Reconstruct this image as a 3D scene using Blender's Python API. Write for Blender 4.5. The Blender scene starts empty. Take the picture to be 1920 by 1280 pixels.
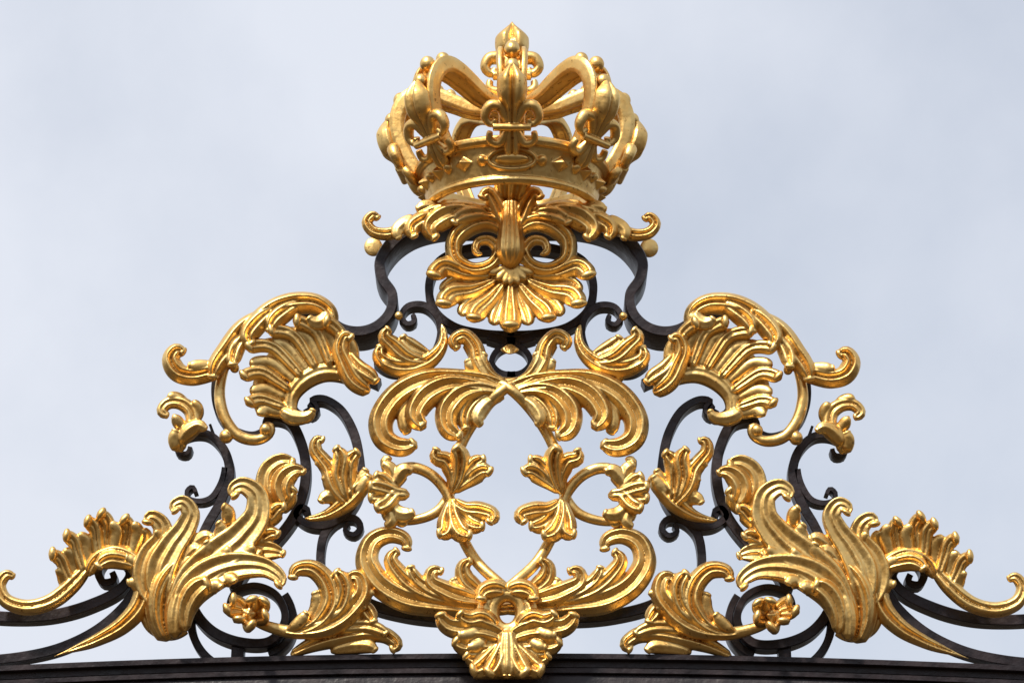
import bpy, math, random, bmesh
import numpy as np
random.seed(3)
S=1/400.0; D=16.0; ZB=5.0; CZ=1.6
MX=1917.0
VOX=.0034

# ---------------------------------------------------------------- materials
def nodes(name):
    m=bpy.data.materials.new(name); m.use_nodes=True
    nt=m.node_tree; b=nt.nodes['Principled BSDF']
    return m,nt,b
def mk_gold():
    m,nt,b=nodes("gilded_metal"); N=nt.nodes.new; L=nt.links.new
    tc=N('ShaderNodeTexCoord')
    n1=N('ShaderNodeTexNoise'); n1.inputs['Scale'].default_value=8; n1.inputs['Detail'].default_value=7
    n2=N('ShaderNodeTexNoise'); n2.inputs['Scale'].default_value=42; n2.inputs['Detail'].default_value=6
    L(tc.outputs['Object'],n1.inputs['Vector']); L(tc.outputs['Object'],n2.inputs['Vector'])
    cr=N('ShaderNodeValToRGB'); e=cr.color_ramp.elements
    e[0].position=.32; e[0].color=(.81,.48,.14,1); e[1].position=.66; e[1].color=(.96,.67,.26,1)
    L(n1.outputs['Fac'],cr.inputs['Fac'])
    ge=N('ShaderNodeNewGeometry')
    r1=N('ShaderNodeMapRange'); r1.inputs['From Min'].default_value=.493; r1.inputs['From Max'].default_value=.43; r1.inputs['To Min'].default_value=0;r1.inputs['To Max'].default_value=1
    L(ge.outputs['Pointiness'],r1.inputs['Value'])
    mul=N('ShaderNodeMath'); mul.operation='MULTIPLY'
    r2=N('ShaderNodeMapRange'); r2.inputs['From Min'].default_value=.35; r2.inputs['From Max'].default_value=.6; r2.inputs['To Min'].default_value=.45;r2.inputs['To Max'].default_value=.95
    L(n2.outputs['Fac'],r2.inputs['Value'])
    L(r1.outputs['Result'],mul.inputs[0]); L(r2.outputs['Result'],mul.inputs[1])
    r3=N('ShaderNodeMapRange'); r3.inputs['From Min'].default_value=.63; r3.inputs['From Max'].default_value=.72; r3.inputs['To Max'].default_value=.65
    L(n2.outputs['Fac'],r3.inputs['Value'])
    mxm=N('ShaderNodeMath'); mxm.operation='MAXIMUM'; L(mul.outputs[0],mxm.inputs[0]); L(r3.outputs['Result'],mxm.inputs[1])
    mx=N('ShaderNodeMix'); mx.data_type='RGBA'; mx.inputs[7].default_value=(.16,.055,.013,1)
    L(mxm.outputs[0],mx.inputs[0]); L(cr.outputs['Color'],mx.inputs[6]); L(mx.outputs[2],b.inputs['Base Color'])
    b.inputs['Metallic'].default_value=1
    rr=N('ShaderNodeMapRange'); rr.inputs['From Min'].default_value=.3; rr.inputs['From Max'].default_value=.7; rr.inputs['To Min'].default_value=.33; rr.inputs['To Max'].default_value=.52
    L(n2.outputs['Fac'],rr.inputs['Value']); L(rr.outputs['Result'],b.inputs['Roughness'])
    bp=N('ShaderNodeBump'); bp.inputs['Strength'].default_value=.5; bp.inputs['Distance'].default_value=.006
    n3=N('ShaderNodeTexNoise'); n3.inputs['Scale'].default_value=24; n3.inputs['Detail'].default_value=6
    L(tc.outputs['Object'],n3.inputs['Vector'])
    L(n3.outputs['Fac'],bp.inputs['Height']); L(bp.outputs['Normal'],b.inputs['Normal'])
    return m
def mk_iron():
    m,nt,b=nodes("black_painted_iron"); N=nt.nodes.new; L=nt.links.new
    tc=N('ShaderNodeTexCoord')
    n1=N('ShaderNodeTexNoise'); n1.inputs['Scale'].default_value=9; n1.inputs['Detail'].default_value=8
    L(tc.outputs['Object'],n1.inputs['Vector'])
    cr=N('ShaderNodeValToRGB'); e=cr.color_ramp.elements
    e[0].position=.35; e[0].color=(.013,.009,.011,1); e[1].position=.75; e[1].color=(.044,.029,.032,1)
    L(n1.outputs['Fac'],cr.inputs['Fac']); L(cr.outputs['Color'],b.inputs['Base Color'])
    rr=N('ShaderNodeMapRange'); rr.inputs['To Min'].default_value=.25; rr.inputs['To Max'].default_value=.6
    L(n1.outputs['Fac'],rr.inputs['Value']); L(rr.outputs['Result'],b.inputs['Roughness'])
    b.inputs['Specular IOR Level'].default_value=.45
    bp=N('ShaderNodeBump'); bp.inputs['Strength'].default_value=.6; bp.inputs['Distance'].default_value=.006
    n3=N('ShaderNodeTexNoise'); n3.inputs['Scale'].default_value=30; n3.inputs['Detail'].default_value=5
    L(tc.outputs['Object'],n3.inputs['Vector'])
    L(n3.outputs['Fac'],bp.inputs['Height']); L(bp.outputs['Normal'],b.inputs['Normal'])
    return m
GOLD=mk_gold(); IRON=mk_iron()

# ---------------------------------------------------------------- curves
def smooth(pts,step=5.0,closed=False):
    P=[list(p)+[0.0]*(3-len(p)) for p in pts]
    P=np.array(P,float)
    if closed: P=np.vstack([P[-1],P,P[0],P[1]])
    n=len(P)
    d=np.maximum(np.linalg.norm(np.diff(P,axis=0),axis=1),1e-6)**.75
    M=np.zeros_like(P)
    for i in range(n):
        if i==0: M[i]=(P[1]-P[0])/d[0]
        elif i==n-1: M[i]=(P[-1]-P[-2])/d[-1]
        else:
            a=(P[i]-P[i-1])/d[i-1]; b=(P[i+1]-P[i])/d[i]
            M[i]=(a*d[i]+b*d[i-1])/(d[i]+d[i-1])
    if n>2:
        M[0]=2*(P[1]-P[0])/d[0]-M[1]; M[-1]=2*(P[-1]-P[-2])/d[-1]-M[-2]
    out=[]
    rng=range(1,n-2) if closed else range(n-1)
    for i in rng:
        k=24
        for j in range(k):
            u=j/k; h=d[i]
            out.append((2*u**3-3*u**2+1)*P[i]+(u**3-2*u**2+u)*h*M[i]+(-2*u**3+3*u**2)*P[i+1]+(u**3-u**2)*h*M[i+1])
    if not closed: out.append(P[-1])
    else: out.append(out[0])
    out=np.array(out)
    s=np.concatenate([[0],np.cumsum(np.linalg.norm(np.diff(out,axis=0),axis=1))])
    N=max(6,int(s[-1]/step)+1)
    ss=np.linspace(0,s[-1],N)
    Q=np.stack([np.interp(ss,s,out[:,k]) for k in range(3)],1)
    return Q[:-1] if closed else Q
def prof(w,n,sm=True):
    if np.isscalar(w): return np.full(n,float(w))
    w=np.array(w,float); x=np.linspace(0,1,len(w)); u=np.linspace(0,1,n)
    if len(w)>2 and sm:
        q=smooth([(a*100,b) for a,b in zip(x,w)],1.0)
        return np.maximum(np.interp(u,q[:,0]/100,q[:,1]),0.3)
    return np.interp(u,x,w)
def leafsec(R,vein=0,cup=False):
    n=max(R*8,vein*6,20)+1
    v=np.linspace(-1,1,n); s=(v+1)/2*R
    bump=(np.abs(np.sin(np.pi*s)))**.9
    bump[np.abs(v)>.93]=.75
    if R==1: bump[:]=1
    h=np.sqrt(np.maximum(0,1-v**2))**.75*(.48+.52*bump)
    if cup: h=np.maximum(0,1-np.abs(v)**7)**.6*(.36+.64*np.abs(v)**1.5)+.32*np.exp(-(v/.2)**2)
    if vein: h=h+.06*np.cos(np.pi*(v+1)*vein)*np.sqrt(np.maximum(0,1-v**2))
    a=list(v); b=list(h); 
    for vv in np.linspace(.9,-.9,5):
        a.append(vv); b.append(-.22-.1*(1-vv*vv))
    return np.array(a),np.array(b)
def roundsec(n=14):
    t=np.linspace(0,2*np.pi,n,endpoint=False)
    return np.cos(t),np.sin(t)
def boxsec(c=.16,cb=.07):
    pts=[(-1,-1+cb),(-1,1-cb),(-1+c,1),(1-c,1),(1,1-cb),(1,-1+cb),(1-c,-1),(-1+c,-1)]
    p=np.array(pts); return p[:,0],p[:,1]

class Geo:
    def __init__(s): s.V=[];s.F=[];s.n=0;s.m=False;s.mx=MX
    def grid(s,V,closed_n=False,cap=True):
        n,m,_=V.shape; b=s.n
        s.V.append(V.reshape(-1,3)); s.n+=n*m
        for i in range(n if closed_n else n-1):
            i2=(i+1)%n
            for j in range(m):
                j2=(j+1)%m
                s.F.append((b+i*m+j,b+i*m+j2,b+i2*m+j2,b+i2*m+j))
        if cap and not closed_n:
            s.F.append(tuple(b+j for j in range(m))); s.F.append(tuple(b+(n-1)*m+j for j in range(m))[::-1])
    # generic 3-D sweep: X right, Y toward viewer, Z up
    def sweep3(s,P,U,w,h,sec,off=None,closed=False):
        n=len(P)
        if closed: T=np.roll(P,-1,0)-np.roll(P,1,0)
        else: T=np.gradient(P,axis=0)
        T/=np.maximum(np.linalg.norm(T,axis=1,keepdims=True),1e-9)
        U=np.broadcast_to(np.array(U,float),(n,3)).copy()
        U-=T*np.sum(U*T,1,keepdims=True); U/=np.maximum(np.linalg.norm(U,axis=1,keepdims=True),1e-9)
        Nn=np.cross(T,U)
        a,b=sec
        aa=np.asarray(a); 
        if aa.ndim==1: aa=np.broadcast_to(aa,(n,len(b)))
        A=aa*(np.asarray(w)[:,None]/2); B=np.broadcast_to(b,(n,len(b)))*np.asarray(h)[:,None]
        if off is not None: B=B+off[:,None]
        V=P[:,None,:]+A[...,None]*Nn[:,None,:]+B[...,None]*U[:,None,:]
        s.grid(V,closed_n=closed)
    def path(s,pts,d,step=5.0,closed=False):
        Q=smooth(pts,step,closed)
        x=Q[:,0].copy()
        if s.m: x=s.mx-x
        f=1-d*S/D
        X=(x-960)*f
        Z=((CZ+(ZB+(1280-Q[:,1])*S-CZ)*f)-ZB)/S
        return np.stack([X,d+Q[:,2],Z],1)
    def bar(s,pts,w=17,dep=46,d=0,step=5):
        P=s.path(pts,d,step); n=len(P)
        s.sweep3(P,(0,1,0),prof(w,n),np.full(n,dep/2.0),boxsec())
    def tube(s,pts,w=18,d=40,flat=1.0,step=5,closed=False):
        P=s.path(pts,d,step,closed); n=len(P); W=prof(w,n)
        s.sweep3(P,(0,1,0),W,W/2*flat,roundsec(),closed=closed)
    def leaf(s,pts,w,R=3,d=40,H=.36,lift=.35,tip='r',sc=None,sca=.17,bow=.0,fix=False,roll=True):
        P=s.path(pts,d,4.0); n=len(P); W=prof(w,n)*(1 if fix else 1.0); u=np.linspace(0,1,n)
        wm=W.max()
        if not fix: R={1:1,2:(2 if wm>31 else 1),3:2,4:(3 if wm>56 else 2)}[R]
        cup=(wm>=50 and not fix)
        vein=int(wm/11) if (wm>=28 and not cup) else 0
        we=W[-1]
        if tip=='r':
            L=max(3,int(min(n*.3,wm*.5/4.0)+1))
            k=np.clip((np.arange(n)-(n-1-L))/L,0,1); W=W*np.sqrt(np.maximum(.02,1-k**2))
        elif tip=='p':
            k=np.clip((u-.8)/.2,0,1); W=W*(1-k**1.8*.9)
        k=np.clip(np.arange(n)/2.0,0,1); W=W*(.4+.6*k)
        off=lift*wm*(u**3)+bow*wm*np.sin(np.pi*u)
        s.sweep3(P,(0,1,0),W,W*H*1.12+2,leafsec(R,vein,cup),off)
        if tip=='r' and roll and lift>=.1 and we>=14 and wm>=24:
            r=we*.34; i=max(0,n-1-int(max(1,r*.9/4)))
            c=P[i].copy(); c[1]+=off[-1]+we*.12
            t=P[-1]-P[max(0,n-3)]; t/=max(np.linalg.norm(t),1e-6); nn=np.cross(t,(0,1,0))
            s.ball3(c,np.array([t*r*.7,np.array([0,1.,0])*r*.85,nn*r*1.3]))
    def ball(s,x,y,r,d=45,ry=None,rz=None):
        if s.m: x=s.mx-x
        f=1-d*S/D
        c=np.array([(x-960)*f,d,((CZ+(ZB+(1280-y)*S-CZ)*f)-ZB)/S])
        s.ball3(c,np.array([[r,0,0],[0,(ry or r),0],[0,0,(rz or r)]],float))
    def ball3(s,c,M):
        n=11;m=16
        th=np.linspace(.02,np.pi-.02,n); ph=np.linspace(0,2*np.pi,m,endpoint=False)
        u=np.stack([np.outer(np.sin(th),np.cos(ph)),np.outer(np.sin(th),np.sin(ph)),np.outer(np.cos(th),np.ones(m))],-1)
        s.grid(c+u@M)
    def lobes(s,spine,us,side,L,w,d,ang=.8):
        """small curled lobes growing off a leaf edge"""
        Q=smooth(spine,2)[:,:2]; T=np.gradient(Q,axis=0); T/=np.maximum(np.linalg.norm(T,axis=1,keepdims=True),1e-9)
        for i,u in enumerate(us):
            k=int(u*(len(Q)-1)); p=Q[k]; t=T[k]; nn=np.array([t[1],-t[0]])*side
            l=L*random.uniform(.85,1.15)
            pts=[p-t*.3*l,p+t*.25*l+nn*.22*l,p+t*.62*l+nn*.55*l*ang,p+t*.72*l+nn*.95*l*ang]
            s.leaf([tuple(x) for x in pts],[w*.5,w,w*1.05,w*.72],1 if w<28 else 2,d,.44,.5)

ROOT=bpy.data.objects.new("ornamental_gate",None)
bpy.context.collection.objects.link(ROOT)
ROOT.location=(0,0,ZB)
ROOT["label"]="black wrought iron gate top with gilded rococo leaves and crown"
ROOT["category"]="gate"
def raw(g,name):
    V=np.vstack(g.V)*S; W=np.stack([V[:,0],-V[:,1],V[:,2]],1)
    me=bpy.data.meshes.new(name); me.from_pydata(W.tolist(),[],g.F)
    bm=bmesh.new(); bm.from_mesh(me); bmesh.ops.recalc_face_normals(bm,faces=bm.faces); bm.to_mesh(me); bm.free()
    return me
def cast(me,name,vox=VOX,it=2):
    """fuse the overlapping strokes into one cast surface"""
    ob=bpy.data.objects.new("tmp",me); bpy.context.collection.objects.link(ob)
    m=ob.modifiers.new("r","REMESH"); m.mode='VOXEL'; m.voxel_size=vox
    m2=ob.modifiers.new("s","SMOOTH"); m2.factor=.5; m2.iterations=it
    dg=bpy.context.evaluated_depsgraph_get(); dg.update()
    out=bpy.data.meshes.new_from_object(ob.evaluated_get(dg)); out.name=name
    bpy.data.objects.remove(ob); 
    return out
def place(me,name,mat,parent,label,sharp=False):
    me.polygons.foreach_set('use_smooth',[True]*len(me.polygons))
    if sharp: me.set_sharp_from_angle(angle=math.radians(35))
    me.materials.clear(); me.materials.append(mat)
    ob=bpy.data.objects.new(name,me); bpy.context.collection.objects.link(ob); ob.parent=parent
    if label: ob["label"]=label
    return ob
def finish(g,name,mat,parent,label=None,sharp=False,vox=None):
    me=raw(g,name)
    if mat is GOLD: me=cast(me,name,vox or VOX)
    return place(me,name,mat,parent,label,sharp)
def pair(name,fn,mat=GOLD,label=None,parent=None,mx=MX):
    g=Geo(); fn(g); me=raw(g,name)
    if mat is GOLD: me=cast(me,name)
    n=len(me.vertices); co=np.empty(n*3,np.float32); me.vertices.foreach_get('co',co); co=co.reshape(-1,3)
    me2=me.copy(); c2=co.copy(); c2[:,0]=(mx-1920)*S-c2[:,0]
    if mat is GOLD:
        ctr=c2.mean(0); a=math.radians(random.uniform(-.6,.6)); q=c2-ctr; k=random.uniform(.992,1.008)
        c2[:,0]=ctr[0]+(q[:,0]*math.cos(a)-q[:,2]*math.sin(a))*k; c2[:,2]=ctr[2]+(q[:,0]*math.sin(a)+q[:,2]*math.cos(a))*k
    c2[:,2]-=np.maximum(0,c2[:,0])*.006
    me2.vertices.foreach_set('co',c2.reshape(-1)); me2.flip_normals(); me2.update()
    place(me,name,mat,parent or ROOT,label,mat is IRON); place(me2,name,mat,parent or ROOT,label,mat is IRON)
def sym(name,fn,mat=GOLD,label=None,parent=None,mx=MX):
    g=Geo(); g.mx=mx
    for m in (False,True): g.m=m; fn(g)
    return finish(g,name,mat,parent or ROOT,label,mat is IRON)

# ================================================================ IRON
sym("iron_arch",lambda g:g.bar([(964,426),(880,422),(822,426),(768,444),(734,472),(714,508),(719,537),(737,566),(733,598),(708,625),(675,635),(640,628),(618,608),(610,585)],[30,30,26,21,19,19,19],96,-12) ,IRON)
def ring(g):
    g.bar([(964,468),(910,468),(858,478),(822,498),(805,540),(815,587),(850,617),(900,630),(964,633)],15,44,-6)
sym("iron_ring",ring,IRON)
pair("iron_scroll",lambda g:g.bar([(612,606),(575,582),(525,590),(465,625),(425,670),(405,725),(413,780),(443,812),(480,820),(502,806)],14,40),IRON)
pair("iron_scroll",lambda g:g.bar([(774,594),(778,606),(764,612),(753,598),(764,580),(795,577),(820,598),(827,625),(818,660),(794,688),(765,698),(730,698),(706,682)],[8,11,13,14,14,14,13],36),IRON)
pair("iron_scroll",lambda g:g.bar([(712,722),(665,705),(615,700),(572,714),(550,745),(556,776),(575,783),(588,772),(580,762)],[15,15,15,15,13,10],42),IRON)
pair("iron_scroll",lambda g:g.bar([(574,772),(584,782),(595,770),(586,756),(602,752),(635,768),(662,810),(675,870),(672,930),(650,965),(612,988),(575,985),(556,968),(566,954),(580,962),(572,970)],[10,13,15,17,18,18,18,16,13,8],42),IRON)
pair("iron_scroll",lambda g:g.bar([(502,806),(508,788),(540,792),(566,835),(574,900),(556,965),(520,1015),(470,1060),(440,1110)],19,42),IRON)
def smallC(g):
    g.bar([(358,842),(352,854),(336,852),(334,834),(355,819),(390,818),(420,845),(432,890),(415,945),(392,985),(380,1010)],[8,11,14,17,18,18,18],38)
    g.bar([(368,926),(362,916),(352,924),(354,936),(370,943),(395,938),(413,915),(423,880)],[8,9,11,12,12],34,2)
    g.bar([(404,826),(398,808),(394,796)],[8,6,5],10)
pair("iron_scroll",smallC,IRON)
pair("iron_scroll",lambda g:g.bar([(654,984),(648,998),(664,1006),(677,992),(668,977),(640,977),(612,1000),(602,1040),(606,1085)],[8,11,14,16,16,16],38),IRON)
pair("iron_brace",lambda g:g.bar([(640,1100),(690,1134),(760,1154),(840,1162),(920,1156)],20,46),IRON)
pair("iron_scroll",lambda g:g.bar([(-60,1152),(30,1160),(100,1156),(170,1137),(230,1105),(246,1080),(232,1055),(200,1052),(186,1075),(196,1095),(215,1090),(212,1076)],[20,20,20,20,20,19,18,17,15,12],38),IRON)
pair("iron_scroll",lambda g:g.bar([(-60,1240),(40,1234),(120,1215),(195,1175),(250,1117),(270,1060)],[18,18,18,17,16],36),IRON)
def bigring(g):
    g.bar([(468,1158),(448,1156),(432,1140),(440,1116),(478,1102),(520,1120),(536,1165),(510,1204),(455,1208),(396,1184),(362,1135),(366,1088),(398,1050)],[9,11,14,17,19,19,19],48)
    g.bar([(358,1160),(364,1195),(380,1224),(402,1244)],15,34)
    g.bar([(536,1120),(552,1165),(540,1206),(505,1230)],14,60,-26)
    g.bar([(448,1202),(446,1240)],24,34)
pair("iron_scroll",bigring,IRON)
def innerloop(g):
    g.bar([(966,646),(935,640),(915,634)],18,40)
    g.bar([(966,706),(936,702),(922,684),(930,664),(950,652)],[12,12,11,11,11],34,4)
sym("iron_loop",innerloop,IRON)
def arcp(y0,sag,n=9): return [(-120+2160*i/(n-1), y0+sag*((2*i/(n-1)-1)**2)) for i in range(n)]
g=Geo(); g.bar(arcp(1240,30),11,104,0,20); g.bar(arcp(1252,30),14,76,0,20); g.bar(arcp(1266,30),10,98,0,20); g.bar(arcp(1312,30),80,88,0,20)
finish(g,"rail",IRON,ROOT,"dark moulded iron top rail",True)

# ================================================================ GOLD ornament
def pendant(g):
    if not g.m:
        g.leaf([(962,325,50),(960,352,30),(957,378,10),(957,405)],[100,74,54,46],3,44,.26,0,'n',0,fix=True)
        g.leaf([(957,375),(957,405),(957,440),(957,472),(957,504)],[32,38,48,56,44],1,60,.5,.0,fix=True)
    g.leaf([(953,440),(940,406),(930,384),(916,368),(902,382)],[20,38,38,32,22],3,56,.42,.5)
    g.leaf([(950,436),(924,412),(900,400),(882,410)],[16,34,32,20],3,50,.42,.5)
    g.leaf([(950,440),(916,418),(880,426),(852,454),(855,488),(888,507),(922,497),(934,473),(918,454),(896,458),(892,475),(905,481)],[20,32,36,36,33,30,28,26,23,20,17,14],4,54,.5,.3,'r',0,roll=False)
    g.leaf([(946,440),(938,470),(932,500)],[18,30,22],1,50)
sym("leaf_mask",pendant,label="gilded leaf stem rising to the crown with two volutes")
def garland(g):
    g.leaf([(935,402),(890,396),(840,396),(795,408),(760,428),(722,440),(698,434),(688,418),(700,406),(711,414)],[16,28,38,38,32,27,25,23,21,18],2,58,.42,.1)
    g.leaf([(890,398),(850,402),(824,414),(808,432),(820,454)],[16,36,46,40,24],3,64,.4,.3)
    g.leaf([(915,402),(884,402),(862,410),(850,426)],[14,30,32,20],2,66)
    g.leaf([(815,404),(790,416),(774,430),(780,452)],[16,34,34,20],2,66)
    g.leaf([(782,408),(762,420),(746,436),(750,454)],[14,28,28,16],2,62)
    g.leaf([(880,397),(850,388),(822,392)],[12,28,16],2,58)
    g.leaf([(830,396),(802,390),(780,398)],[12,28,16],2,56)
    g.ball(700,463,18,-40,6)
pair("acanthus_leaf",garland)
def shell(g):
    tips=[(826,512),(812,534),(830,556),(832,588),(866,600),(888,614),(926,617),(957,633)]
    base=[(920,510),(922,516),(926,520),(930,525),(938,528),(945,530),(952,531),(957,531)]
    n=len(tips); ws=[28,36,26,38,28,36,28,40]
    for i,(b,t) in enumerate(zip(base,tips)):
        if g.m and i==n-1: continue
        L=np.array(t)-np.array(b); pr=np.array([L[1],-L[0]]); k=-(.13+.05*(i%2))*(1-i/(n-1))
        m1=np.array(b)+L*.4+pr*k*.5; m2=np.array(b)+L*.78+pr*k*1.5
        g.leaf([b,tuple(m1),tuple(m2),t],[12,26,ws[i]*1.04,ws[i]*1.0],2,44+(i%2)*9,.38,.7,sc=0,fix=True,roll=(i%2==1))
    for e in ((916,514),(930,526),(944,534)):
        g.leaf([(955,498),((955+e[0])/2+2,(498+e[1])/2),e],[9,15,13],1,58,.3,.2,roll=False)
    if not g.m:
        g.leaf([(957,500),(957,520),(957,536)],[9,15,13],1,58,.3,.2,roll=False)
        g.ball(957,548,98,40,8,34)
sym("shell_ornament",shell,label="gilded fan shaped scallop shell")
def wleaf(g):
    g.tube([(876,646),(892,672),(908,698),(935,715),(962,719)],[20,23,23,22,22],50)
    g.leaf([(950,718),(918,708),(899,682),(890,650),(870,631),(852,641),(860,657)],[18,30,36,34,30,28,20],3,54,.42,.1)
    g.leaf([(930,716),(908,700),(904,680),(912,664)],[14,26,24,16],2,56)
    g.leaf([(912,705),(886,692),(874,676)],[12,26,16],2,50)
sym("leaf_bracket",wleaf,label="low W shaped gilded leaf scroll",mx=1913)
g=Geo(); g.leaf([(956,646),(956,658),(956,668)],[26,36,22],3,42,.25,fix=True,roll=False); finish(g,"leaf_drop",GOLD,ROOT)

def mono(g):
    g.tube([(742,884),(772,876),(806,888),(836,920),(850,956),(864,1000),(892,1052,8),(935,1098,26),(970,1126,26)],21,52)
    g.tube([(738,974),(780,974),(820,958),(841,930),(850,888),(861,842),(892,786),(940,740,22),(970,720,10)],[17,18,20,21,21,21,21,21,18],44)
pair("monogram_stem",mono,mx=1901)
def palm(g):
    g.leaf([(958,730),(912,714),(852,710),(790,718),(738,750),(714,794),(721,824),(752,840),(782,830)],[22,30,36,44,49,49,47,40,28],4,58,.38,.15,sc=0)
    g.leaf([(945,736),(888,724),(836,726),(794,752),(780,786),(800,806)],[12,26,40,48,44,28],3,62,.42,.3,sc=0)
    g.leaf([(922,728),(868,722),(816,724),(776,752),(758,790),(766,816)],[10,18,26,30,30,22],2,54,.4,.3,sc=0)
    g.leaf([(945,740),(902,730),(864,743),(838,778),(842,808),(866,822)],[12,26,40,48,40,26],3,62,.42,.3,sc=0)
    g.leaf([(944,743),(913,740),(886,756),(871,784),(874,810)],[12,22,32,32,22],2,56,.4,.3,sc=0)
    g.leaf([(946,746),(926,750),(906,766),(896,788),(904,802)],[12,20,28,28,18],2,58,.42,.3)
pair("palm_leaf",palm,mx=1908)
def bottomC(g):
    g.leaf([(960,1142),(900,1140),(820,1134),(756,1122),(708,1090),(688,1050),(700,1016),(732,1003),(760,1014),(762,1034)],[18,30,36,44,49,49,47,40,32,24],4,54,.38,.1,sc=0)
    g.leaf([(900,1130),(835,1124),(784,1106),(750,1078),(734,1050),(748,1034)],[14,28,38,42,34,22],3,58,.38,.25)
    g.leaf([(900,1128),(848,1120),(806,1106),(778,1084),(770,1062)],[12,24,34,30,20],2,62)
    g.leaf([(925,1126),(884,1124),(838,1110),(808,1090),(812,1074),(832,1076)],[14,32,44,40,30,20],3,62,.4,.3)
    g.leaf([(925,1122),(898,1108),(872,1086),(870,1064),(886,1054)],[14,30,40,32,20],3,58)
    g.leaf([(900,1124),(864,1108),(848,1086)],[12,30,20],2,54)
pair("acanthus_leaf",bottomC,mx=1896)
def cross(g):
    g.leaf([(846,925),(852,892),(838,866),(818,860),(821,845)],[14,30,38,32,21],2,64,.44,.5)
    g.leaf([(848,925),(862,888),(862,858),(850,841)],[12,30,40,30],2,70,.44,.5)
    g.leaf([(850,922),(872,896),(894,870),(911,867)],[12,28,34,24],2,66,.44,.5)
    g.leaf([(850,924),(876,902),(906,886),(922,892)],[12,26,36,26],2,68,.44,.5)
    g.leaf([(848,935),(872,955),(902,960),(923,970),(915,987)],[14,30,38,34,21],2,68,.44,.5)
    g.leaf([(848,935),(864,965),(888,987),(909,991)],[12,28,34,24],2,64,.44,.5)
    g.leaf([(848,935),(852,975),(866,1002),(885,1009)],[12,28,40,26],2,70,.44,.5)
    g.leaf([(846,935),(838,975),(834,1001),(820,1006)],[12,28,38,25],2,66,.44,.5)
pair("leaf_spray",cross,mx=1901)
def tassel(g):
    for i,(e,m) in enumerate((((702,896),(722,906)),((692,916),(716,918)),((692,938),(716,934)),((704,958),(724,948)))):
        g.leaf([(768,928),(746,926),m,e],[14,26,32,26],2,62+(i%2)*6,.5,.5)
    g.leaf([(735,925),(738,902),(732,882),(716,872)],[14,28,30,20],2,60,.45,.3)
    g.leaf([(735,920),(746,897),(758,884),(774,888)],[14,28,30,20],2,64,.45,.3)
    g.leaf([(735,930),(739,955),(755,966),(778,962)],[14,28,30,20],2,64)
    g.leaf([(732,930),(728,958),(734,978),(722,990)],[14,28,28,18],2,60,.45,.3)
    g.leaf([(732,900),(726,880),(722,864),(736,862)],[10,20,18,13],1,58)
    g.leaf([(738,960),(748,974),(764,986)],[12,22,16],1,58)
    g.ball(742,926,14,68)
pair("flower_tassel",tassel,label="gilded ruffled bell flower",mx=1908)
def sideleaf(g):
    sp=[(655,945),(630,915),(618,880),(604,862),(592,845),(596,828),(610,830)]
    g.leaf([(572,972),(610,966),(650,942),(680,912),(700,896)],[8,20,34,36,22],2,50,.4,.2)
    g.leaf(sp,[18,36,42,36,30,25,18],3,56,.4,.3)
    g.lobes(sp,(.12,.3,.5),1,26,20,54)
    g.leaf([(658,940),(652,900),(656,868),(674,850)],[16,32,36,24],2,58)
    g.leaf([(650,935),(637,895),(640,860),(628,842)],[14,30,36,22],2,64)
    g.leaf([(645,945),(616,932),(600,946)],[14,28,18],2,54)
    g.leaf([(665,930),(685,905),(694,892)],[16,28,18],2,58)
    g.leaf([(668,925),(678,900),(688,880)],[14,24,18],1,54)
pair("acanthus_leaf",sideleaf)
def innerleaf(g):
    g.leaf([(828,608),(830,645),(808,674),(772,690),(736,688),(712,672),(716,652)],[8,20,30,36,38,32,22],3,50,.4,.3)
    g.leaf([(800,677),(766,672),(738,650),(722,634),(732,620)],[14,32,40,32,20],3,58)
    g.leaf([(808,667),(785,658),(764,646),(754,632)],[12,28,32,20],2,54)
    g.leaf([(760,690),(734,680),(712,690)],[12,24,16],1,56)
    g.ball(757,705,11,50); g.ball(748,592,8,50)
pair("acanthus_leaf",innerleaf)
def shoulder(g):
    g.leaf([(620,614),(618,588),(596,572),(560,569),(520,580),(486,604),(462,634)],[22,34,40,43,43,40,28],2,54,.5,.1,roll=False,fix=True)
    g.leaf([(614,582),(608,602),(592,608),(578,598)],[20,30,28,20],2,62)
    g.leaf([(565,570),(534,586),(512,608),(508,628)],[18,36,38,24],3,62,.42,.3)
    g.leaf([(515,582),(484,606),(466,636),(476,652)],[18,38,40,24],3,64,.42,.3)
    g.leaf([(495,590),(454,622),(428,658),(406,690),(400,714)],[20,40,44,40,26],3,58,.42,.2)
    g.leaf([(462,630),(440,662),(438,692)],[18,34,24],2,66)
    g.lobes([(520,574),(480,600),(448,636),(424,668)],(.35,.8),-1,20,18,54)
    g.leaf([(420,690),(392,700),(358,706),(332,697),(322,674),(334,660),(347,666)],[18,32,34,36,38,34,24],3,56,.45,.2,'r',0)
    g.leaf([(400,684),(374,688),(352,688)],[14,26,16],2,62)
    g.leaf([(345,698),(324,682),(320,658)],[12,24,15],1,52)
pair("acanthus_leaf",shoulder,label="gilded acanthus leaf ending in a curled volute")
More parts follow.
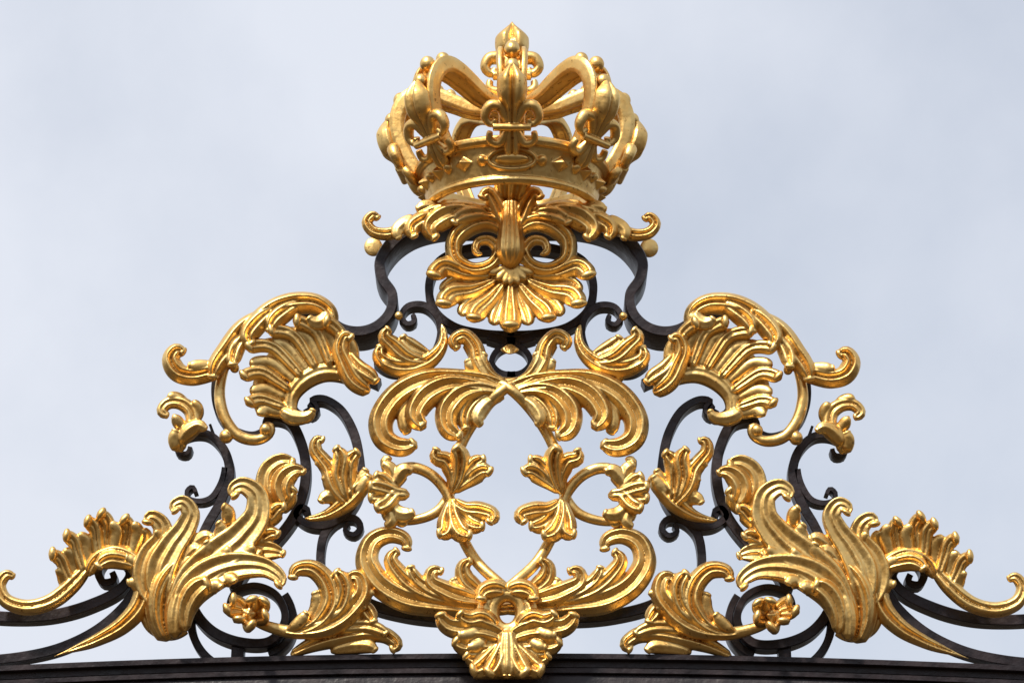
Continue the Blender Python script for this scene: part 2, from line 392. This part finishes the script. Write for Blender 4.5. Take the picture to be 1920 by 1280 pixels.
def rocaille(g):
    base=[(535,778),(540,742),(562,712),(605,690),(650,696),(690,726)]
    g.leaf([(548,782),(546,745),(568,716),(608,698),(650,704),(685,728)],[24,32,38,38,34,24],1,42,.34,0,sc=0,fix=True)
    g.leaf([(500,780),(496,735),(520,690),(560,660),(610,652)],[30,50,62,56,36],1,34,.16,0,'n',fix=True,roll=False)
    B=smooth(base,2)
    tips=[(484,784),(463,766),(470,742),(453,716),(469,690),(461,660),(490,656),(502,628),(532,632),(550,608),(580,622),(606,608),(628,634)]
    us=[0,.07,.14,.22,.30,.37,.44,.51,.57,.64,.71,.78,.85]
    ws=[24,30,24,30,24,31,24,30,24,32,24,32,24]
    for i,(t,u) in enumerate(zip(tips,us)):
        b=B[int(u*(len(B)-1))][:2]; e=np.array(t); L=e-b; pr=np.array([L[1],-L[0]])
        k=.15+random.uniform(-.03,.03)
        g.leaf([tuple(b),tuple(b+L*.25-pr*k*.7),tuple(b+L*.66-pr*k*1.4),tuple(e)],[16,22,25,ws[i]*.95],2 if i%2 else 1,46+(i%2)*8,.42,.7,fix=True,roll=(i%2==1))
    g.leaf([(694,734),(664,714),(648,684),(638,656),(648,634),(662,640)],[22,36,38,34,28,22],3,60,.42,.3)
    g.leaf([(652,660),(672,690),(694,706),(708,720)],[16,30,32,22],3,64,.45,.2,sc=0)
    g.leaf([(526,768),(556,784),(582,780),(588,768)],[20,30,24,16],2,52)
pair("rocaille_fan",rocaille,label="gilded rocaille fan of fluted fingers")
def ctube(g):
    g.tube([(432,668),(418,700),(412,745),(424,788),(450,818),(485,824),(506,812),(508,800),(498,798)],[14,18,20,22,22,22,21,18,15],46)
    g.ball(498,805,12,50); g.ball(424,818,13,44); g.ball(440,690,9,50)
pair("gilded_stem",ctube)
def tinyleaf(g):
    g.leaf([(340,848),(344,815),(362,795),(358,770),(338,756),(314,758),(304,772),(318,782)],[14,26,30,30,28,24,22,17],3,50,.4,.2)
    g.leaf([(348,806),(334,792),(326,780)],[12,24,16],1,54,.5,.5)
    g.leaf([(338,836),(350,814),(374,802),(388,812)],[14,30,28,18],1,54,.5,.5)
    g.leaf([(336,846),(328,826),(332,808)],[16,26,18],1,50,.5,.5)
    g.leaf([(362,792),(372,772),(362,754)],[12,22,16],1,48,.5,.5)
    g.leaf([(352,764),(336,748),(314,748)],[12,22,16],1,46,.5,.5)
pair("acanthus_leaf",tinyleaf)
def corner(g):
    g.leaf([(318,1200),(308,1160),(316,1112),(342,1070)],[34,70,84,66],2,54,.40,.0,'n',fix=True)
    g.leaf([(330,1196),(330,1150),(346,1104)],[20,36,30],1,76,.4,.0,roll=False)
    B=[(332,1150),(362,1092),(412,1046),(456,1008),(484,966),(480,928),(454,914),(438,924),(446,938)]
    g.leaf(B,[34,62,74,76,68,58,46,34,24],4,72,.32,.25)
    g.lobes([(400,1076),(450,1040),(492,996),(504,952)],(.1,.36,.62,.86),-1,42,32,66)
    g.lobes([(370,1070),(404,1030),(430,990),(440,950)],(.2,.5,.78),1,32,26,74)
    A=[(306,1130),(302,1072),(324,1026),(348,992),(358,964),(344,946),(328,954),(334,966)]
    g.leaf(A,[34,54,60,54,46,38,30,22],4,68,.34,.3)
    g.lobes([(330,1090),(346,1042),(368,1008)],(.15,.5,.85),-1,36,28,64)
    C=[(290,1130),(274,1086),(284,1044),(306,1012),(302,984),(284,974),(278,988)]
    g.leaf(C,[24,44,54,50,42,34,26],3,60,.36,.3)
    g.lobes([(284,1120),(266,1080),(270,1040)],(.2,.6),1,32,26,54)
    g.leaf([(380,1086),(420,1056),(462,1042),(500,1034),(536,1043)],[34,49,49,40,20],3,66,.36,.2)
    E=[(342,1160),(358,1112),(402,1076),(458,1062),(506,1070),(528,1092),(520,1104)]
    g.leaf(E,[30,58,66,60,48,34,24],4,78,.32,.25)
    g.lobes([(380,1106),(420,1084),(466,1078)],(.12,.5),-1,28,26,82,.8)
    g.lobes([(390,1064),(440,1044),(490,1046)],(.3,.7),1,22,22,80)
    g.leaf([(348,1184),(348,1146),(366,1112),(396,1094)],[18,38,46,32],3,82,.38,.25)
    g.tube([(268,1060),(262,1100),(266,1140),(285,1178),(320,1192),(350,1182)],[10,14,18,20,18,12],46)
pair("acanthus_leaf",corner,label="large gilded acanthus cluster growing from a rounded body")
def lowfan(g):
    base=[(122,1108),(140,1072),(175,1048),(225,1035),(285,1045)]
    B=smooth(base,2)
    g.leaf([(118,1112),(138,1078),(175,1056),(225,1042),(280,1050)],[20,28,34,34,30],1,42,.36,0,sc=0,fix=True)
    g.leaf([(118,1070),(150,1036),(200,1010),(260,1016)],[26,40,46,36],1,34,.16,0,'n',fix=True,roll=False)
    tips=[(106,1074),(94,1044),(120,1036),(120,1008),(148,1006),(160,980),(186,966),(208,984),(230,974),(250,984),(268,996),(292,998)]
    us=[0,.08,.16,.26,.34,.44,.52,.6,.7,.78,.87,.97]
    ws=[26,34,26,32,26,32,34,26,32,26,30,28]
    for i,(t,u) in enumerate(zip(tips,us)):
        b=B[int(u*(len(B)-1))][:2]; e=np.array(t); L=e-b; pr=np.array([L[1],-L[0]])
        g.leaf([tuple(b+(-pr)*.1-L*.2),tuple(b+L*.4-pr*.18),tuple(b+L*.75-pr*.22),tuple(e)],[17,23,26,ws[i]*.95],2 if ws[i]>30 else 1,46+(i%2)*8,.42,.7,fix=True,roll=ws[i]>30)
    g.leaf([(165,1062),(130,1102),(95,1128),(45,1138),(8,1122),(0,1096),(14,1078),(28,1084)],[18,30,32,30,30,28,24,18],2,50,.45,.1,sc=0)
    g.ball(72,1134,13,50)
pair("rocaille_fan",lowfan,label="gilded rocaille fan with a curled tail")
def hookleaf(g):
    g.leaf([(165,1080),(180,1052),(215,1038),(250,1052),(270,1090),(262,1135),(232,1170),(185,1198),(135,1218),(100,1230)],[18,34,40,40,40,38,32,24,16,6],2,52,.4,.0,'p',0)
    g.leaf([(262,1064),(235,1052),(205,1050),(184,1068)],[16,34,36,24],2,60)
pair("acanthus_leaf",hookleaf)
def backshell(g):
    g.leaf([(520,948),(504,918),(508,888),(532,872),(556,876)],[28,49,49,44,28],3,48,.38,.2)
    g.leaf([(540,945),(528,918),(536,896),(558,884),(574,890)],[24,42,44,34,18],3,56,.38,.2)
    g.leaf([(520,960),(537,938),(554,918)],[22,38,24],2,46)
pair("acanthus_leaf",backshell)
def flower(g):
    cx,cy=466,1150
    for k in range(7):
        a=math.radians(k*51.4+12+(k%2)*9); ca,sa=math.cos(a),math.sin(a); r=1+.14*math.sin(k*2.3)
        g.leaf([(cx+4*ca,cy+4*sa),(cx+18*ca*r-6*sa,cy+15*sa*r+6*ca),(cx+42*ca*r,cy+32*sa*r)],[12,28,30],2,64+(k%2)*9,.45,.9,fix=True,roll=True)
    for k in range(5):
        a=math.radians(k*72); g.ball(cx+8*math.cos(a),cy+7*math.sin(a),6,84)
    g.ball(cx,cy,7,86)
pair("gilded_flower",flower,label="gilded ruffled rosette flower")
def stemleaf(g):
    g.tube([(470,1155),(484,1166),(510,1176),(545,1184),(590,1184)],[16,20,23,25,23],60)
    g.leaf([(530,1182),(575,1184),(620,1172),(656,1146),(680,1110),(672,1084),(650,1086)],[18,26,38,44,42,34,24],3,62,.42,.2)
    g.leaf([(560,1184),(600,1166),(622,1130),(612,1090),(584,1067),(556,1072),(550,1090)],[14,30,42,42,38,32,24],3,66,.42,.3)
    g.leaf([(612,1164),(640,1136),(646,1100),(628,1074)],[14,34,38,26],3,70,.42,.3)
    g.leaf([(574,1160),(594,1136),(590,1110)],[12,26,20],2,58)
    g.leaf([(540,1180),(562,1166),(578,1148)],[10,24,18],2,70)
    g.lobes([(600,1176),(640,1160),(672,1130),(688,1104)],(.3,.6,.85),-1,24,22,60)
    g.leaf([(655,1146),(680,1140),(694,1156),(702,1172)],[16,32,34,22],2,52)
    g.leaf([(545,1228),(590,1206),(640,1192),(692,1186),(728,1194),(744,1210),(732,1220)],[14,28,38,40,36,30,22],3,46,.4,.15)
    g.leaf([(620,1222),(660,1212),(694,1214),(706,1224)],[14,28,30,20],2,44)
    g.leaf([(600,1186),(650,1176),(694,1176),(728,1192)],[12,26,30,18],3,54)
pair("acanthus_leaf",stemleaf)
def mask(g):
    if not g.m:
        ph=np.linspace(0,2*np.pi,18,endpoint=False)
        g.tube([(951+28*math.cos(a),1148+33*math.sin(a)) for a in ph],27,76,1.0,4,True)
        g.leaf([(951,1172),(951,1204),(951,1238),(951,1274)],[56,84,92,130],3,68,.16,.1,'n',0,fix=True)
        g.leaf([(951,1180),(951,1212),(951,1244),(951,1274)],[26,44,50,44],1,84,.34,.2,fix=True,roll=False)
    g.leaf([(951,1112),(928,1104),(907,1112),(902,1130)],[24,40,36,26],2,80)
    g.leaf([(926,1122),(908,1142),(910,1166)],[18,30,22],2,74)
    g.leaf([(944,1196),(910,1182),(874,1180),(840,1174),(824,1150)],[28,46,46,38,28],3,78,.42,.4)
    g.leaf([(931,1180),(904,1160),(880,1164),(860,1152)],[18,38,36,26],2,84,.4,.4)
    g.leaf([(944,1208),(904,1206),(872,1212),(848,1202)],[30,46,42,28],3,74,.42,.4)
    g.leaf([(944,1224),(912,1230),(890,1238),(872,1230)],[28,42,36,26],3,72,.42,.4)
    g.leaf([(900,1176),(880,1190),(858,1192)],[14,26,18],1,88,.44,.4)
    g.leaf([(910,1196),(892,1212),(876,1216)],[14,26,18],1,86,.44,.4)
    g.leaf([(940,1206),(918,1236),(896,1256),(880,1262)],[24,40,42,32],3,82,.40,.4)
    g.leaf([(945,1200),(934,1234),(922,1258),(912,1270)],[20,34,40,32],2,88,.40,.4)
sym("leaf_mask",mask,label="gilded winged leaf mask hanging over the rail",mx=1902)

# ================================================================ CROWN
CROWN=bpy.data.objects.new("crown",None); bpy.context.collection.objects.link(CROWN)
CROWN.parent=ROOT; CROWN["label"]="gilded openwork royal crown with fleurs-de-lis"
def Z(py): return 1280-py
def revolve(g,sec,n=110):
    th=np.linspace(0,2*np.pi,n,endpoint=False)
    V=np.array([[(r*math.sin(t),r*math.cos(t),Z(z)) for r,z in sec] for t in th])
    g.grid(V,closed_n=True)
D2=math.radians
A7=[0,D2(47),D2(98),D2(151),D2(-151),D2(-98),D2(-47)]
g=Geo()
revolve(g,[(146,392),(152,401),(160,401),(166,395),(164,388),(158,386),(159,382),(172,336),(178,335),(183,330),(183,322),(176,318),(162,320),(144,380)])
def onband(th,z,o=0):
    r=158+(384-z)/46.0*12+o
    R=np.array([math.sin(th),math.cos(th),0]); T=np.array([math.cos(th),-math.sin(th),0])
    return R*r+np.array([0,0,Z(z)]),T,R,np.array([R[0]*.25,R[1]*.25,.96])
ZM=359
c,T,R,U=onband(0,ZM,1)
g.ball3(c,np.array([T*31,R*14,U*10]))
ph=np.linspace(0,2*np.pi,36,endpoint=False)
P=np.array([c+T*43*math.cos(a)+U*18*math.sin(a)+R*(2-43*43*math.cos(a)**2/330) for a in ph])
g.sweep3(P,R,np.full(36,7.),np.full(36,5.),roundsec(8),closed=True)
def diamond(th,w,h,dep):
    c,T,R2,U=onband(th,ZM,0); base=g.n
    g.V.append(np.array([c+T*w-R2*9,c+U*h-R2*4,c-T*w-R2*9,c-U*h-R2*4,c+R2*dep,c-R2*10])); g.n+=6
    for q in range(4):
        g.F.append((base+q,base+(q+1)%4,base+4)); g.F.append((base+(q+1)%4,base+q,base+5))
for th0 in (.335,.78,1.12,1.52,2.0):
    for sg in (-1,1):
        c,T,R2,U=onband(sg*th0,ZM,1); g.ball3(c,np.array([T*9,R2*12,U*9]))
for th0 in (.56,.96,1.32,1.76):
    for sg in (-1,1): diamond(sg*th0,29,18,17)
finish(g,"circlet",GOLD,CROWN)
PR=smooth([(163,334),(184,308),(203,276),(214,242),(212,210),(198,186),(174,174),(146,177),(116,188),(80,203),(40,210),(6,211)],3)
dP=np.gradient(PR[:,:2],axis=0); sl=np.concatenate([[0],np.cumsum(np.linalg.norm(np.diff(PR[:,:2],axis=0),axis=1))])
dP/=np.linalg.norm(dP,axis=1,keepdims=True)
def arc(th,s,t=0,b=0):
    r=np.interp(s,sl,PR[:,0]); z=np.interp(s,sl,PR[:,1]); tr=np.interp(s,sl,dP[:,0]); tz=np.interp(s,sl,dP[:,1])
    if s<0: r+=tr*s; z+=tz*s
    R=np.array([math.sin(th),math.cos(th),0]); T=np.array([math.cos(th),-math.sin(th),0])
    tv=R*tr+np.array([0,0,-tz]); N=np.cross(T,tv)
    if np.dot(N,R)*(-tz)<0 : N=-N
    return R*r+np.array([0,0,Z(z)])+T*t+N*b,N,T
def archmesh(th,back=False):
    g=Geo()
    ss=np.arange(0,sl[-1],4.0)
    P=[];N=[];N0=None
    for s_ in ss:
        p,n,t=arc(th,s_)
        if N0 is not None and np.dot(n,N0)<0: n=-n
        N0=n; P.append(p);N.append(n)
    P=np.array(P);N=np.array(N)
    sec=np.array([(-.5,-6),(-.6,-11),(-.88,-11),(-1,-6),(-1,6),(-.88,12),(-.64,12),(-.54,4),(.54,4),(.64,12),(.88,12),(1,6),(1,-6),(.88,-11),(.6,-11),(.5,-6)])
    w=np.interp(ss,[0,sl[-1]*.45,sl[-1]*.75,sl[-1]],[44,58,46,28])
    k=np.interp(ss,[0,sl[-1]*.45,sl[-1]],[1.1,1.35,.8])
    if back: w=w*.6; k=k*.6
    g.sweep3(P,N,w,k,(sec[:,0],sec[:,1]))
    s_=108. if not back else 1e9
    while s_<sl[-1]-105:
        r=15-7.5*abs(s_-160)/190
        i=min(int(s_/4.0),len(P)-1)
        g.ball3(P[i]+N[i]*(7+r*.55),np.eye(3)*r)
        s_+=r*2+1.5
    return finish(g,"arch",GOLD,CROWN)
def fleur(g,F,U,sc=1.0,fat=1.0):
    """F(t,s,b)->3-D point, U outward direction"""
    def st(pts,w,R,H=.4,tip='r',rnd=False):
        Q=smooth([(a*sc,b*sc,(c*sc)) for a,b,c in pts],3.5)
        P=np.array([F(*q) for q in Q]); n=len(P); W=prof([x*sc*fat for x in w],n)
        if tip=='p':
            u=np.linspace(0,1,n); k=np.clip((u-.7)/.3,0,1); W=W*(1-k**1.3*.95)
        g.sweep3(P,U,W,W*(.55 if rnd else H)+1,roundsec() if rnd else leafsec(R))
    st([(0,-2,8),(0,18,9),(0,46,11),(0,72,12),(0,98,13)],[20,26,54,52,8],2,.42,'p')
    for k in (-1,1):
        st([(k*4,-8,6),(k*12,12,7),(k*24,30,8),(k*42,29,9),(k*49,12,11),(k*38,2,12),(k*30,10,12)],[11,15,19,20,18,14,11],1,.5,'n',True)
        st([(k*4,6,6),(k*12,-16,7),(k*24,-31,8),(k*40,-26,9),(k*40,-11,10)],[10,13,16,15,11],1,.5,'n',True)
    st([(0,0,6),(0,-20,8),(0,-40,8),(0,-66,5)],[14,26,30,8],2,.42,'p')
    st([(-35,-2,16),(35,-2,16)],[14,14],1,.5,'n',True)
for k,th in enumerate(A7):
    archmesh(th,k in (3,4))
    if k in (3,4): continue
    g=Geo()
    o=np.array([math.sin(th),math.cos(th),0.3])
    def F(t,s,b,th=th,o=o):
        p,n,T=arc(th,42+s)
        if np.dot(n,o)<0: n=-n
        return p+T*t+n*(b+9)
    U=arc(th,60)[1]
    if np.dot(U,o)<0: U=-U
    fleur(g,F,U,.99,1.02)
    finish(g,"fleur_de_lis",GOLD,CROWN,None,False,.003)
g=Geo()
for ang in (0,math.pi/2):
    def F(t,s,b,ang=ang):
        return np.array([t*math.cos(ang)+b*math.sin(ang)*.3,t*math.sin(ang)*-1+b*math.cos(ang)*.3,Z(142)+s])
    fleur(g,F,(math.sin(ang),math.cos(ang),0.0001),1.02 if ang==0 else .85,1.15)
g.ball3(np.array([0,0,Z(96)]),np.array([[27,0,0],[0,27,0],[0,0,28]]))
g.ball3(np.array([0,0,Z(130)]),np.array([[22,0,0],[0,22,0],[0,0,22]]))
g.ball3(np.array([0,0,Z(167)]),np.array([[28,0,0],[0,28,0],[0,0,24]]))
g.ball3(np.array([0,0,Z(190)]),np.array([[20,0,0],[0,20,0],[0,0,20]]))
g.ball3(np.array([0,0,Z(209)]),np.array([[38,0,0],[0,38,0],[0,0,15]]))
g.ball3(np.array([0,0,Z(64)]),np.array([[5,0,0],[0,5,0],[0,0,11]]))
finish(g,"finial",GOLD,CROWN)

# ================================================================ LIGHT / SKY / CAMERA
sc=bpy.context.scene
w=bpy.data.worlds.new("World"); sc.world=w; w.use_nodes=True; nt=w.node_tree
for n in list(nt.nodes): nt.nodes.remove(n)
N=nt.nodes.new; L=nt.links.new
SE,SR=math.radians(52),math.radians(212)
out=N('ShaderNodeOutputWorld'); bg=N('ShaderNodeBackground'); bg.inputs['Strength'].default_value=.1
sky=N('ShaderNodeTexSky'); sky.sky_type='NISHITA'; sky.sun_disc=False; sky.sun_elevation=SE; sky.sun_rotation=SR
tc=N('ShaderNodeTexCoord'); nz=N('ShaderNodeTexNoise'); nz.inputs['Scale'].default_value=7; nz.inputs['Detail'].default_value=7; nz.inputs['Roughness'].default_value=.52
L(tc.outputs['Generated'],nz.inputs['Vector'])
sp=N('ShaderNodeSeparateXYZ'); L(tc.outputs['Generated'],sp.inputs['Vector'])
mr=N('ShaderNodeMapRange'); mr.inputs['From Min'].default_value=.28; mr.inputs['From Max'].default_value=.62; mr.inputs['To Min'].default_value=.66; mr.inputs['To Max'].default_value=1.0
xa=N('ShaderNodeMath'); xa.operation='MULTIPLY_ADD'; xa.inputs[1].default_value=-1.1; L(sp.outputs['X'],xa.inputs[0]); L(nz.outputs['Fac'],xa.inputs[2])
L(xa.outputs[0],mr.inputs['Value'])
mx=N('ShaderNodeMix'); mx.data_type='RGBA'; mx.inputs[7].default_value=(7.7,8.1,9.0,1)
L(mr.outputs['Result'],mx.inputs[0]); L(sky.outputs['Color'],mx.inputs[6])
zz=N('ShaderNodeMath'); zz.operation='MULTIPLY_ADD'; zz.inputs[1].default_value=.12; L(sp.outputs['Y'],zz.inputs[0]); L(sp.outputs['Z'],zz.inputs[2])  # dark low band raised behind camera, added to give the gold darker reflections
h=N('ShaderNodeMapRange'); h.inputs['From Min'].default_value=.01; h.inputs['From Max'].default_value=.21; h.interpolation_type='SMOOTHSTEP'
L(zz.outputs[0],h.inputs['Value'])
mg=N('ShaderNodeMix'); mg.data_type='RGBA'; mg.inputs[6].default_value=(1.0,.78,.56,1)
L(h.outputs['Result'],mg.inputs[0]); L(mx.outputs[2],mg.inputs[7])
L(mg.outputs[2],bg.inputs['Color']); L(bg.outputs[0],out.inputs[0])
sd=bpy.data.lights.new("sun","SUN"); sd.energy=3.9; sd.angle=math.radians(6); sd.color=(1,.95,.86)
so=bpy.data.objects.new("sun",sd); bpy.context.collection.objects.link(so)
from mathutils import Vector
dirv=Vector((math.sin(SR)*math.cos(SE),math.cos(SR)*math.cos(SE),math.sin(SE)))
so.rotation_euler=dirv.to_track_quat('Z','Y').to_euler()
so.location=dirv*30
cd=bpy.data.cameras.new("camera"); co=bpy.data.objects.new("camera",cd); bpy.context.collection.objects.link(co)
co.location=(0,-D,CZ); co.rotation_euler=(math.pi/2,0,0)
cd.sensor_width=36; cd.lens=36*D/4.8; cd.shift_y=(ZB+1.6-CZ)/4.8; cd.clip_end=2000
sc.camera=co
sc.view_settings.view_transform='Standard'; sc.view_settings.look='None'; sc.view_settings.exposure=0
